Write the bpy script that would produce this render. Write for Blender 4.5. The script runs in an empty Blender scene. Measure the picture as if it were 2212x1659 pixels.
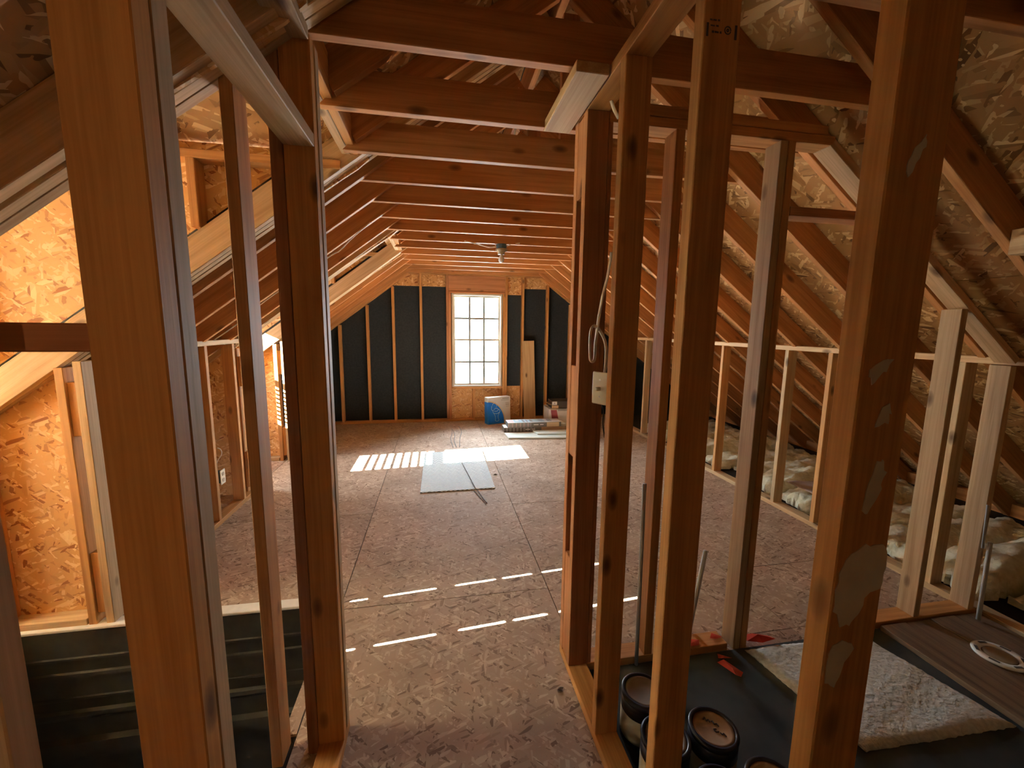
import bpy, bmesh, math, random
from mathutils import Vector, Matrix
random.seed(7)
S = bpy.context.scene
COL = S.collection
R_ = math.radians

# ------------------------------------------------------------------ camera, world, sun, exposure
cam = bpy.data.cameras.new('camera')
cam.sensor_width = 36.0
cam.lens = 887.7 / 2212 * 36.0
cam.clip_start = 0.01
co = bpy.data.objects.new('camera', cam)
COL.objects.link(co)
yaw, pit, rol = R_(10.35018), R_(7.88909), R_(0.70348)
F = Vector((math.sin(yaw) * math.cos(pit), math.cos(yaw) * math.cos(pit), -math.sin(pit)))
r0 = Vector((math.cos(yaw), -math.sin(yaw), 0)); u0 = r0.cross(F)
rr = math.cos(rol) * r0 + math.sin(rol) * u0; uu = -math.sin(rol) * r0 + math.cos(rol) * u0
EYE = Vector((0, 0, 1.58))
co.matrix_world = Matrix(((rr.x, uu.x, -F.x, EYE.x), (rr.y, uu.y, -F.y, EYE.y), (rr.z, uu.z, -F.z, EYE.z), (0, 0, 0, 1)))
S.camera = co

w = bpy.data.worlds.new('sky'); S.world = w; w.use_nodes = True
bg = w.node_tree.nodes['Background']
bg.inputs[0].default_value = (0.84, 0.93, 1.04, 1)
bg.inputs[1].default_value = 38.0

TAN = 0.5                                   # sun height: light travels +X, a little +Y, and down
sd = Vector((1, 0.088, -TAN)).normalized()
sl = bpy.data.lights.new('sun', 'SUN'); sl.energy = 520; sl.angle = R_(0.2); sl.color = (1.0, 0.93, 0.80)
so = bpy.data.objects.new('sun', sl); COL.objects.link(so)
so.rotation_euler = sd.to_track_quat('-Z', 'Y').to_euler()

S.view_settings.view_transform = 'Standard'
S.view_settings.look = 'None'
S.view_settings.gamma = 1.0
S.view_settings.use_curve_mapping = False
S.view_settings.exposure = 0.62
cy = S.cycles
cy.use_denoising = True
try:
    cy.denoiser = 'OPENIMAGEDENOISE'
except Exception:
    pass
cy.use_adaptive_sampling = True; cy.adaptive_threshold = 0.05
cy.max_bounces = 8; cy.diffuse_bounces = 6; cy.glossy_bounces = 3; cy.transmission_bounces = 4; cy.transparent_max_bounces = 6
cy.caustics_reflective = False; cy.caustics_refractive = False
cy.sample_clamp_indirect = 12.0


def portal(name, loc, direction, sx, sy):
    l = bpy.data.lights.new(name, 'AREA'); l.shape = 'RECTANGLE'; l.size = sx; l.size_y = sy
    l.cycles.is_portal = True
    o = bpy.data.objects.new(name, l); COL.objects.link(o)
    o.location = loc
    o.rotation_euler = Vector(direction).to_track_quat('-Z', 'Z').to_euler()


XW = -3.2                                   # dormer window plane
portal('window_daylight', (0.655, 6.99, 1.35), (0, -1, 0), 0.86, 1.56)
portal('dormer_daylight', (XW - 0.06, 1.88, 1.645), (1, 0, 0), 0.82, 1.30)
portal('dormer_daylight', (XW - 0.06, 4.635, 1.66), (1, 0, 0), 0.66, 1.16)

# ------------------------------------------------------------------ materials


def mat(name, col=(0.5, 0.5, 0.5), rough=0.6, spec=0.3, metal=0.0):
    m = bpy.data.materials.new(name); m.use_nodes = True
    b = m.node_tree.nodes['Principled BSDF']
    b.inputs['Base Color'].default_value = (*col, 1); b.inputs['Roughness'].default_value = rough
    b.inputs['Specular IOR Level'].default_value = spec; b.inputs['Metallic'].default_value = metal
    return m


def NT(m):
    nt = m.node_tree
    return nt, nt.nodes, nt.links, nt.nodes['Principled BSDF']


def mapped(n, l, scale, rot=(0, 0, 0), rand=True):
    tc = n.new('ShaderNodeTexCoord'); mp = n.new('ShaderNodeMapping'); mp.vector_type = 'TEXTURE'
    mp.inputs['Scale'].default_value = tuple(1.0 / q for q in scale); mp.inputs['Rotation'].default_value = rot
    if rand:
        oi = n.new('ShaderNodeObjectInfo'); add = n.new('ShaderNodeVectorMath'); add.operation = 'ADD'
        mul = n.new('ShaderNodeVectorMath'); mul.operation = 'SCALE'; mul.inputs['Scale'].default_value = 17.3
        cmb = n.new('ShaderNodeCombineXYZ')
        for k in range(3):
            l.new(oi.outputs['Random'], cmb.inputs[k])
        l.new(cmb.outputs[0], mul.inputs[0]); l.new(tc.outputs['Object'], add.inputs[0]); l.new(mul.outputs[0], add.inputs[1])
        l.new(add.outputs[0], mp.inputs['Vector'])
    else:
        l.new(tc.outputs['Object'], mp.inputs['Vector'])
    return mp.outputs[0]


def ramp(n, l, src, stops):
    r = n.new('ShaderNodeValToRGB'); e = r.color_ramp.elements
    while len(e) < len(stops):
        e.new(0.5)
    for i, (p, c) in enumerate(stops):
        e[i].position = p; e[i].color = (*c, 1) if len(c) == 3 else c
    l.new(src, r.inputs[0])
    return r.outputs[0]


def mixc(n, l, fac, a, b, mode='MIX'):
    x = n.new('ShaderNodeMix'); x.data_type = 'RGBA'; x.blend_type = mode
    if isinstance(fac, float): x.inputs[0].default_value = fac
    else: l.new(fac, x.inputs[0])
    for s, k in ((a, 6), (b, 7)):
        if isinstance(s, tuple): x.inputs[k].default_value = (*s, 1)
        else: l.new(s, x.inputs[k])
    return x.outputs[2]


def math_(n, l, op, a, b):
    x = n.new('ShaderNodeMath'); x.operation = op
    for s, k in ((a, 0), (b, 1)):
        if isinstance(s, (int, float)): x.inputs[k].default_value = s
        else: l.new(s, x.inputs[k])
    return x.outputs[0]


def bump(n, l, b, h, s, d=0.002):
    x = n.new('ShaderNodeBump'); x.inputs['Strength'].default_value = s; x.inputs['Distance'].default_value = d
    l.new(h, x.inputs['Height']); l.new(x.outputs[0], b.inputs['Normal'])


def wood(name, light, dark, rough=0.62, knot=(0.10, 0.045, 0.02), knots=0.62):
    m = mat(name, light, rough, 0.25); nt, n, l, b = NT(m)
    v = mapped(n, l, (0.7, 15, 15))
    no = n.new('ShaderNodeTexNoise'); no.inputs['Scale'].default_value = 2.2; no.inputs['Detail'].default_value = 6; no.inputs['Distortion'].default_value = 0.6
    l.new(v, no.inputs['Vector'])
    c = ramp(n, l, no.outputs[0], [(0.28, dark), (0.55, light), (0.8, tuple(min(1, x * 1.1) for x in light))])
    v2 = mapped(n, l, (1.4, 90, 90))
    n2 = n.new('ShaderNodeTexNoise'); n2.inputs['Scale'].default_value = 2.0; n2.inputs['Detail'].default_value = 3; l.new(v2, n2.inputs['Vector'])
    g = ramp(n, l, n2.outputs[0], [(0.35, (0.78, 0.72, 0.64)), (0.6, (1, 1, 1))])
    c = mixc(n, l, 0.55, c, g, 'MULTIPLY')
    v3 = mapped(n, l, (4.2, 9.5, 9.5))
    vo = n.new('ShaderNodeTexVoronoi'); vo.inputs['Scale'].default_value = 1.0; l.new(v3, vo.inputs['Vector'])
    sx = n.new('ShaderNodeSeparateColor'); l.new(vo.outputs['Color'], sx.inputs[0])
    near = ramp(n, l, vo.outputs['Distance'], [(0.06, (1, 1, 1)), (0.15, (0.55, 0.55, 0.55)), (0.21, (0, 0, 0))])
    some = math_(n, l, 'GREATER_THAN', sx.outputs[0], knots)
    k = math_(n, l, 'MULTIPLY', near, some); k = math_(n, l, 'MULTIPLY', k, 0.85)
    c = mixc(n, l, k, c, knot)
    oi = n.new('ShaderNodeObjectInfo')
    tone = ramp(n, l, oi.outputs['Random'], [(0.0, (0.80, 0.76, 0.72)), (0.5, (0.98, 0.96, 0.94)), (1.0, (1.08, 1.0, 0.92))])
    c = mixc(n, l, 1.0, c, tone, 'MULTIPLY')
    l.new(c, b.inputs['Base Color'])
    bump(n, l, b, n2.outputs[0], 0.25, 0.001)
    return m


def osb(name, dark, mid, light, rough=0.6, size=1.0, dirt=0.0, seam=0.0):
    m = mat(name, mid, rough, 0.25); nt, n, l, b = NT(m)
    cols = []
    for i, (ang, sc) in enumerate(((0.35, (11, 62, 14)), (-0.75, (13, 70, 14)), (1.45, (10, 55, 14)))):
        v = mapped(n, l, tuple(x / size for x in sc), (0, 0, ang))
        vo = n.new('ShaderNodeTexVoronoi'); vo.inputs['Scale'].default_value = 1.0; l.new(v, vo.inputs['Vector'])
        s = n.new('ShaderNodeSeparateColor'); l.new(vo.outputs['Color'], s.inputs[0])
        cols.append((s.outputs[0], vo.outputs['Distance']))
    nz = n.new('ShaderNodeTexNoise'); nz.inputs['Scale'].default_value = 20 / size; nz.inputs['Detail'].default_value = 2
    l.new(mapped(n, l, (1, 1, 1)), nz.inputs['Vector'])
    f1 = math_(n, l, 'GREATER_THAN', nz.outputs[0], 0.52)
    f2 = math_(n, l, 'GREATER_THAN', nz.outputs[0], 0.42)
    mixf = n.new('ShaderNodeMix'); l.new(f2, mixf.inputs[0]); l.new(cols[2][0], mixf.inputs[2]); l.new(cols[1][0], mixf.inputs[3])
    mixg = n.new('ShaderNodeMix'); l.new(f1, mixg.inputs[0]); l.new(mixf.outputs[0], mixg.inputs[2]); l.new(cols[0][0], mixg.inputs[3])
    c = ramp(n, l, mixg.outputs[0], [(0.02, dark), (0.18, mid), (0.72, mid), (0.98, light)])
    nb = n.new('ShaderNodeTexNoise'); nb.inputs['Scale'].default_value = 2.1; nb.inputs['Detail'].default_value = 4
    l.new(mapped(n, l, (1, 1, 1)), nb.inputs['Vector'])
    big = ramp(n, l, nb.outputs[0], [(0.3, (1 - dirt, 1 - dirt * 1.1, 1 - dirt * 1.2)), (0.65, (1, 1, 1))])
    c = mixc(n, l, 1.0, c, big, 'MULTIPLY')
    l.new(c, b.inputs['Base Color'])
    bump(n, l, b, mixg.outputs[0], 0.35, 0.002)
    return m


def noisy(name, a, b_, scale, rough=0.9, bs=0.3, bd=0.004, vec=(1, 1, 1), spec=0.2):
    m = mat(name, a, rough, spec); nt, n, l, b = NT(m)
    no = n.new('ShaderNodeTexNoise'); no.inputs['Scale'].default_value = scale; no.inputs['Detail'].default_value = 6
    l.new(mapped(n, l, vec), no.inputs['Vector'])
    l.new(ramp(n, l, no.outputs[0], [(0.3, a), (0.7, b_)]), b.inputs['Base Color'])
    bump(n, l, b, no.outputs[0], bs, bd)
    return m


M = {}
M['stud'] = wood('lumber', (0.65, 0.355, 0.135), (0.49, 0.24, 0.08), knots=0.5)
M['joist'] = wood('joist_lumber', (0.56, 0.275, 0.105), (0.40, 0.18, 0.062), knots=0.55)
M['pale'] = wood('pale_lumber', (0.68, 0.50, 0.29), (0.52, 0.35, 0.18), knots=0.55)
M['red'] = wood('reddish_lumber', (0.50, 0.245, 0.12), (0.36, 0.16, 0.07))
M['grey'] = wood('weathered_lumber', (0.68, 0.51, 0.31), (0.50, 0.36, 0.21))
M['amber'] = wood('amber_lumber', (0.65, 0.345, 0.11), (0.49, 0.235, 0.065), knots=0.35)
M['platform'] = wood('grey_plank', (0.22, 0.16, 0.11), (0.12, 0.085, 0.06))
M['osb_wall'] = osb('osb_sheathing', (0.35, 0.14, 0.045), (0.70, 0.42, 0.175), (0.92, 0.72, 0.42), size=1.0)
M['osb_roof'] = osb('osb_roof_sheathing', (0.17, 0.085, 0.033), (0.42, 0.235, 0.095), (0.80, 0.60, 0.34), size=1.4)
M['osb_floor'] = osb('osb_subfloor', (0.21, 0.135, 0.09), (0.44, 0.325, 0.24), (0.62, 0.50, 0.38), rough=0.75, size=0.8, dirt=0.25)
M['black'] = noisy('black_fibreboard', (0.014, 0.016, 0.018), (0.024, 0.026, 0.027), 40, 0.9, 0.2, 0.001)
M['felt'] = noisy('roofing_felt', (0.035, 0.040, 0.040), (0.075, 0.082, 0.080), 5, 0.85, 0.3, 0.004)
M['dark'] = mat('dark_subfloor', (0.03, 0.022, 0.016), 0.9)
M['white'] = noisy('white_paint', (0.76, 0.77, 0.74), (0.84, 0.85, 0.82), 30, 0.5, 0.05)
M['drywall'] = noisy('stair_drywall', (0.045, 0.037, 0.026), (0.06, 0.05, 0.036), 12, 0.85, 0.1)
M['vinyl'] = mat('cream_window_frame', (0.72, 0.68, 0.56), 0.45)
M['muntin'] = mat('muntin_grey', (0.33, 0.36, 0.37), 0.5)
M['plastic'] = mat('ivory_plastic', (0.74, 0.70, 0.55), 0.35, 0.5)
M['cable'] = mat('white_cable', (0.90, 0.88, 0.80), 0.45, 0.4)
M['blackplastic'] = mat('black_plastic', (0.02, 0.02, 0.02), 0.5)
M['bluebox'] = mat('blue_box', (0.045, 0.09, 0.12), 0.5)
M['metal'] = mat('steel', (0.45, 0.44, 0.42), 0.35, 0.5, 0.9)
M['greysteel'] = mat('dull_tin', (0.25, 0.24, 0.22), 0.5, 0.5, 0.6)
M['bulb'] = mat('frosted_bulb', (0.85, 0.83, 0.76), 0.25, 0.5)
M['porcelain'] = mat('brown_porcelain', (0.30, 0.24, 0.16), 0.3, 0.5)
M['insul'] = noisy('fibreglass', (0.62, 0.56, 0.36), (0.80, 0.76, 0.60), 22, 0.95, 0.8, 0.02)
M['kraft'] = noisy('kraft_paper', (0.30, 0.22, 0.17), (0.40, 0.31, 0.25), 7, 0.4, 0.4, 0.01, spec=0.5)
M['fleece'] = noisy('pale_padding', (0.52, 0.54, 0.50), (0.74, 0.75, 0.70), 60, 0.95, 0.8, 0.01)
M['red_tape'] = mat('red_plastic', (0.75, 0.10, 0.055), 0.4, 0.5)
M['card'] = noisy('cardboard', (0.46, 0.32, 0.18), (0.52, 0.37, 0.22), 20, 0.8, 0.05)
M['cardgrey'] = mat('grey_printed_card', (0.17, 0.165, 0.15), 0.5)
M['cardwhite'] = mat('white_printed_card', (0.80, 0.81, 0.80), 0.5)
M['cardblue'] = mat('blue_printed_card', (0.01, 0.17, 0.70), 0.45)
M['cardsky'] = mat('pale_blue_print', (0.50, 0.67, 0.76), 0.5)
M['cardmaroon'] = mat('maroon_print', (0.33, 0.075, 0.085), 0.5)
M['cardpink'] = mat('pink_print', (0.78, 0.60, 0.62), 0.5)
M['carddark'] = mat('dark_brown_card', (0.075, 0.06, 0.052), 0.5)
M['tan'] = mat('tan_sticker', (0.72, 0.56, 0.35), 0.6)
M['ink'] = mat('print_ink', (0.09, 0.08, 0.075), 0.6)
M['printgrey'] = mat('grey_print', (0.36, 0.36, 0.37), 0.6)
M['foam'] = noisy('pale_green_board', (0.62, 0.68, 0.62), (0.70, 0.75, 0.69), 8, 0.6, 0.05)
M['smear'] = noisy('dried_plaster', (0.66, 0.60, 0.45), (0.78, 0.72, 0.56), 18, 0.85, 0.3)
M['canlabel'] = noisy('paint_can_label', (0.52, 0.50, 0.40), (0.60, 0.57, 0.46), 10, 0.5, 0.05)
M['candark'] = mat('navy_can_band', (0.018, 0.022, 0.045), 0.35, 0.5)
M['canlid'] = noisy('tan_lid', (0.33, 0.21, 0.13), (0.48, 0.33, 0.21), 14, 0.5, 0.1)
M['canlidgrey'] = noisy('grey_lid', (0.17, 0.14, 0.11), (0.25, 0.20, 0.16), 12, 0.45, 0.1)
M['pvc'] = mat('grey_pvc', (0.45, 0.45, 0.43), 0.45)
M['greyblock'] = mat('grey_rubber', (0.16, 0.16, 0.15), 0.7)
M['cord'] = mat('dark_cord', (0.06, 0.05, 0.045), 0.6)
M['twine'] = mat('grey_twine', (0.22, 0.21, 0.20), 0.7)
M['leaf'] = mat('green_leaf', (0.10, 0.22, 0.06), 0.6)

m = mat('blind_fabric', (0.86, 0.84, 0.78), 0.8); nt, n, l, b = NT(m)
tr = n.new('ShaderNodeBsdfTranslucent'); tr.inputs[0].default_value = (0.97, 0.90, 0.74, 1)
mx = n.new('ShaderNodeMixShader'); mx.inputs[0].default_value = 0.85
l.new(b.outputs[0], mx.inputs[1]); l.new(tr.outputs[0], mx.inputs[2]); l.new(mx.outputs[0], n['Material Output'].inputs[0])
M['shade'] = m
m = mat('window_glass', (1, 1, 1), 0.0); nt, n, l, b = NT(m)
tp = n.new('ShaderNodeBsdfTransparent'); tp.inputs[0].default_value = (0.96, 0.98, 0.97, 1)
gl = n.new('ShaderNodeBsdfGlossy'); gl.inputs['Roughness'].default_value = 0.02
fr = n.new('ShaderNodeFresnel'); fr.inputs[0].default_value = 1.25
mx = n.new('ShaderNodeMixShader'); l.new(fr.outputs[0], mx.inputs[0]); l.new(tp.outputs[0], mx.inputs[1]); l.new(gl.outputs[0], mx.inputs[2])
l.new(mx.outputs[0], n['Material Output'].inputs[0])
M['glass'] = m
# woven mat: herringbone ribs
m = mat('woven_mat', (0.55, 0.6, 0.62), 0.9); nt, n, l, b = NT(m)
tc = n.new('ShaderNodeTexCoord'); sp = n.new('ShaderNodeSeparateXYZ'); l.new(tc.outputs['Object'], sp.inputs[0])
zig = math_(n, l, 'PINGPONG', sp.outputs[0], 0.045)
ph = math_(n, l, 'ADD', math_(n, l, 'MULTIPLY', zig, 0.8), sp.outputs[1])
sn = math_(n, l, 'SINE', math_(n, l, 'MULTIPLY', ph, 175.0), 0)
l.new(ramp(n, l, math_(n, l, 'ADD', math_(n, l, 'MULTIPLY', sn, 0.5), 0.5), [(0.25, (0.34, 0.43, 0.47)), (0.65, (0.88, 0.95, 0.97))]), b.inputs['Base Color'])
bump(n, l, b, sn, 0.5, 0.004)
M['mat'] = m

# ------------------------------------------------------------------ geometry helpers
WM = {}


def link(name, me, material, parent, mtx):
    if material is not None and not me.materials:
        me.materials.append(material)
    o = bpy.data.objects.new(name, me); COL.objects.link(o)
    o.matrix_basis = mtx
    WM[o.name] = mtx
    if parent is not None:
        o.parent = parent
        o.matrix_parent_inverse = WM[parent.name].inverted()
    return o


def empty(name, loc):
    o = bpy.data.objects.new(name, None); COL.objects.link(o); o.empty_display_size = 0.1
    o.location = loc; WM[o.name] = Matrix.Translation(loc)
    return o


def thing(name, label, cat, loc, group=None):
    o = empty(name, loc); o['label'] = label; o['category'] = cat; o['kind'] = 'thing'
    if group: o['group'] = group
    return o


def structure(name, loc, label=None):
    o = empty(name, loc); o['kind'] = 'structure'
    if label: o['label'] = label
    return o


def tag(o, label, cat, group=None, kind=None):
    o['label'] = label; o['category'] = cat
    if group: o['group'] = group
    if kind: o['kind'] = kind
    return o


def bm_mesh(name, bm):
    me = bpy.data.meshes.new(name); bm.normal_update(); bm.to_mesh(me); bm.free()
    return me


def frame(o, x, y, z):
    return Matrix(((x.x, y.x, z.x, o.x), (x.y, y.y, z.y, o.y), (x.z, y.z, z.z, o.z), (0, 0, 0, 1)))


def boxbm(x0, x1, y0, y1, z0, z1, c=0.0):
    bm = bmesh.new()
    vs = [bm.verts.new((x, y, z)) for x in (x0, x1) for y in (y0, y1) for z in (z0, z1)]
    for f in ((0, 1, 3, 2), (4, 6, 7, 5), (0, 4, 5, 1), (2, 3, 7, 6), (0, 2, 6, 4), (1, 5, 7, 3)):
        bm.faces.new([vs[i] for i in f])
    bmesh.ops.recalc_face_normals(bm, faces=bm.faces)
    if c > 0:
        bmesh.ops.bevel(bm, geom=bm.edges[:], offset=c, segments=2 if c > 0.003 else 1, affect='EDGES')
    return bm


def beam(name, p0, p1, wy, wz, material, parent, up=(0, 0, 1), c=0.0022):
    """A member from p0 to p1 (centre line); wy is its width across, wz along 'up'. Its grain runs with local x."""
    p0, p1 = Vector(p0), Vector(p1); x = (p1 - p0); L = x.length; x.normalize()
    z = Vector(up); z = (z - x * z.dot(x)).normalized(); y = z.cross(x)
    return link(name, bm_mesh(name, boxbm(0, L, -wy / 2, wy / 2, -wz / 2, wz / 2, c)), material, parent, frame(p0, x, y, z))


def member(name, a, b, material, parent, axis=None, c=0.0022):
    """An upright or level member filling the world box a..b; grain along its longest side (or axis)."""
    a, b = Vector(a), Vector(b); d = b - a; ce = (a + b) / 2
    ax = axis if axis is not None else max(range(3), key=lambda i: d[i])
    x = Vector([1 if i == ax else 0 for i in range(3)])
    up = Vector((0, 0, 1)) if ax != 2 else Vector((0, 1, 0))
    y = up.cross(x)
    wy = abs(d.dot(y)); wz = abs(d.dot(up)); L = d[ax]
    return link(name, bm_mesh(name, boxbm(-L / 2, L / 2, -wy / 2, wy / 2, -wz / 2, wz / 2, c)), material, parent, frame(ce, x, y, up))


def prism(name, o, u, v, poly, t, material, parent, c=0.0):
    """A flat piece: polygon in the plane (u, v) from o, thickness t along u x v."""
    u, v = Vector(u).normalized(), Vector(v).normalized(); wv = u.cross(v)
    bm = bmesh.new()
    lo = [bm.verts.new((x, y, 0)) for x, y in poly]; hi = [bm.verts.new((x, y, t)) for x, y in poly]
    k = len(poly)
    bm.faces.new(lo[::-1]); bm.faces.new(hi)
    for i in range(k):
        bm.faces.new((lo[i], lo[(i + 1) % k], hi[(i + 1) % k], hi[i]))
    bmesh.ops.recalc_face_normals(bm, faces=bm.faces)
    if c > 0:
        bmesh.ops.bevel(bm, geom=bm.edges[:], offset=c, segments=1, affect='EDGES')
    return link(name, bm_mesh(name, bm), material, parent, frame(Vector(o), u, v, wv))


def rect(name, o, u, v, w_, h_, t, material, parent, c=0.0):
    return prism(name, o, u, v, [(0, 0), (w_, 0), (w_, h_), (0, h_)], t, material, parent, c)


def lathe(name, prof, material, parent, mtx, seg=32, smooth=True):
    bm = bmesh.new(); rings = []
    for r, z in prof:
        if r < 1e-5: rings.append([bm.verts.new((0, 0, z))])
        else: rings.append([bm.verts.new((r * math.cos(2 * math.pi * i / seg), r * math.sin(2 * math.pi * i / seg), z)) for i in range(seg)])
    for a, b_ in zip(rings, rings[1:]):
        for i in range(seg):
            j = (i + 1) % seg
            if len(a) == 1 and len(b_) == 1: continue
            if len(a) == 1: bm.faces.new((a[0], b_[i], b_[j]))
            elif len(b_) == 1: bm.faces.new((a[i], a[j], b_[0]))
            else: bm.faces.new((a[i], a[j], b_[j], b_[i]))
    bmesh.ops.recalc_face_normals(bm, faces=bm.faces)
    for f in bm.faces: f.smooth = smooth
    return link(name, bm_mesh(name, bm), material, parent, mtx)


def tube(name, pts, r, material, parent=None, ry=None, seg=8, sub=6):
    """A swept tube through pts (Catmull-Rom), possibly flattened (ry)."""
    P = [Vector(p) for p in pts]; C = []
    if len(P) > 2:
        Q = [P[0] * 2 - P[1]] + P + [P[-1] * 2 - P[-2]]
        for i in range(1, len(Q) - 2):
            for s in range(sub):
                t = s / sub; a, b_, c, d = Q[i - 1:i + 3]
                C.append(0.5 * ((2 * b_) + (c - a) * t + (2 * a - 5 * b_ + 4 * c - d) * t * t + (3 * b_ - a - 3 * c + d) * t ** 3))
        C.append(P[-1])
    else: C = P
    bm = bmesh.new(); rings = []; nrm = None; ry = ry or r
    for i, p in enumerate(C):
        t = (C[min(i + 1, len(C) - 1)] - C[max(i - 1, 0)]).normalized()
        if nrm is None:
            nrm = t.orthogonal().normalized()
        nrm = (nrm - t * nrm.dot(t)).normalized(); bn = t.cross(nrm)
        rings.append([bm.verts.new(p + nrm * r * math.cos(2 * math.pi * k / seg) + bn * ry * math.sin(2 * math.pi * k / seg)) for k in range(seg)])
    for a, b_ in zip(rings, rings[1:]):
        for k in range(seg):
            bm.faces.new((a[k], a[(k + 1) % seg], b_[(k + 1) % seg], b_[k]))
    bm.faces.new(rings[0][::-1]); bm.faces.new(rings[-1])
    bmesh.ops.recalc_face_normals(bm, faces=bm.faces)
    for f in bm.faces: f.smooth = True
    base = Matrix.Translation(P[0])
    bmesh.ops.translate(bm, verts=bm.verts, vec=-P[0])
    return link(name, bm_mesh(name, bm), material, parent, base)


def rotz(loc, a):
    return Matrix.Translation(loc) @ Matrix.Rotation(a, 4, 'Z')


X, Y, Z = Vector((1, 0, 0)), Vector((0, 1, 0)), Vector((0, 0, 1))
RIDGE = 0.64
KL, KR = -1.70, 2.977                        # room faces of the knee walls
YB = 6.82                                    # room face of the far gable wall
SL = 0.75                                    # roof slope
COS = 1 / math.sqrt(1 + SL * SL)


def bot(x):                                  # underside of the rafters
    return 2.39 + SL * (x + 0.435) if x < RIDGE else 2.39 - SL * (x - 1.715)


def YJ(k):
    return 1.39 + 0.4095 * k


# ------------------------------------------------------------------ floor
floor = structure('floor', (0.6, 3, 0), 'worn oriented strand board subfloor of the attic')
for nm, (a, b_) in dict(a=((-3.7, 2.38), (5.0, 7.0)), b=((-0.60, -2.9), (5.0, 2.38)), c=((-3.7, -2.9), (-0.60, -0.9)), d=((-3.7, -0.9), (-2.14, 2.38))).items():
    member('subfloor', (*a, -0.20), (*b_, -0.012), M['dark'], floor, axis=0, c=0)
G = 0.0025


def fpanel(x0, x1, y0, y1):
    rect('osb_panel', (x0 + G, y0 + G, -0.012 + random.uniform(-0.0004, 0.0004)), X, Y, x1 - x0 - 2 * G, y1 - y0 - 2 * G, 0.012, M['osb_floor'], floor)


strips = [(-2.95, -1.757, (2.38, 3.46, 5.87, 6.9)), (-1.757, -0.556, (2.38, 3.455, 5.875, 6.9)), (-0.556, 0.648, (2.242, 4.66, 6.9)),
          (0.648, 1.85, (1.70, 3.462, 5.87, 6.9)), (1.85, 3.07, (1.70, 2.24, 4.66, 6.9))]
for x0, x1, ys in strips:
    for y0, y1 in zip(ys, ys[1:]):
        fpanel(x0, x1, y0, y1)
fpanel(-0.556, 0.648, -0.20, 2.242); fpanel(-0.556, 0.648, -2.8, -0.20); fpanel(-0.61, -0.556, 1.52, 2.38)
fpanel(0.648, 1.85, -2.8, -0.3); fpanel(0.648, 1.85, -0.3, 1.70); fpanel(1.85, 3.07, -2.8, -0.3); fpanel(1.85, 3.07, -0.3, 1.70)

# ------------------------------------------------------------------ roof: sheathing, rafters, joists, ridge
ceiling = structure('ceiling', (RIDGE, 2, 2.4), 'exposed attic roof framing with rafters and joists')
NR = Vector((SL, 0, 1)).normalized(); NL = Vector((-SL, 0, 1)).normalized()
DR = Vector((1, 0, -SL)).normalized(); DL = Vector((-1, 0, -SL)).normalized()
RD = 0.14
top_r = Vector((RIDGE, 0, bot(RIDGE))) + NR * (RD + 0.001)
top_l = Vector((RIDGE, 0, bot(RIDGE))) + NL * (RD + 0.001)
ylist = [-2.9, -1.22, 1.22, 3.64, 6.06, 7.0]
DO = [(1.38, 2.40), (4.08, 5.10)]            # dormer openings along Y
xs_of = lambda s: s * COS
for row in range(5):
    s0, s1 = (row * 1.22 if row else -0.112), min(row * 1.22 + 1.216, 5.5)
    off = 0.0 if row % 2 == 0 else 1.0
    ys = [ylist[0]] + [y + off for y in ylist[1:-1] if y + off < 6.7] + [ylist[-1]]
    for y0, y1 in zip(ys, ys[1:]):
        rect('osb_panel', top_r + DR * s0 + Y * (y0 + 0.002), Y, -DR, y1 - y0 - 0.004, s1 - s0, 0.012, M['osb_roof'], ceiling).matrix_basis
    # left slope, with the two dormer openings left out below x = -0.46
    segs = [(a, b_) for a, b_ in zip(ys, ys[1:])]
    sd_open = (RIDGE + 0.46) / COS
    for y0, y1 in segs:
        parts = []
        if s1 <= sd_open:
            parts = [(y0, y1, s0, s1)]
        else:
            if s0 < sd_open:
                parts.append((y0, y1, s0, sd_open)); sa = sd_open
            else: sa = s0
            cur = y0
            for d0, d1 in DO:
                if d1 <= cur or d0 >= y1: continue
                if d0 > cur: parts.append((cur, d0, sa, s1))
                cur = min(d1, y1)
            if cur < y1: parts.append((cur, y1, sa, s1))
        for a, b_, c_, d_ in parts:
            if d_ - c_ < 0.03 or b_ - a < 0.03: continue
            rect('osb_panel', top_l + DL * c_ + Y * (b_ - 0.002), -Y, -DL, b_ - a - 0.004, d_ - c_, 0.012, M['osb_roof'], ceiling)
# the panels above are laid from their lower edge: shift them down their own height
for o in list(ceiling.children):
    me = o.data
    h_ = max(v.co.y for v in me.vertices)
    for v in me.vertices: v.co.y -= h_

# shingles outside the sheathing, without gaps
for dd, nn, spans in ((DR, NR, [(-3.0, 7.1, -0.115, 5.56)]), (DL, NL, [(-3.0, 7.1, -0.115, sd_open - 0.01)] + [(a, b_, sd_open - 0.06, 5.56) for a, b_ in ((-3.0, 1.385), (2.395, 4.085), (5.095, 7.1))])):
    for a, b_, c_, d_ in spans:
        o_ = Vector((RIDGE, 0, bot(RIDGE))) + nn * (RD + 0.014) + dd * d_
        if dd is DR: rect('shingles', o_ + Y * a, Y, -dd, b_ - a, d_ - c_, 0.02, M['dark'], ceiling)
        else: rect('shingles', o_ + Y * b_, -Y, -dd, b_ - a, d_ - c_, 0.02, M['dark'], ceiling)
member('ridge_cap', (RIDGE - 0.12, -3.0, bot(RIDGE) + 0.158), (RIDGE + 0.12, 7.1, bot(RIDGE) + 0.21), M['dark'], ceiling, c=0)
member('ridge_board', (RIDGE - 0.019, -2.85, bot(RIDGE) - 0.03), (RIDGE + 0.019, 6.95, bot(RIDGE) + 0.155), M['joist'], ceiling)


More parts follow.
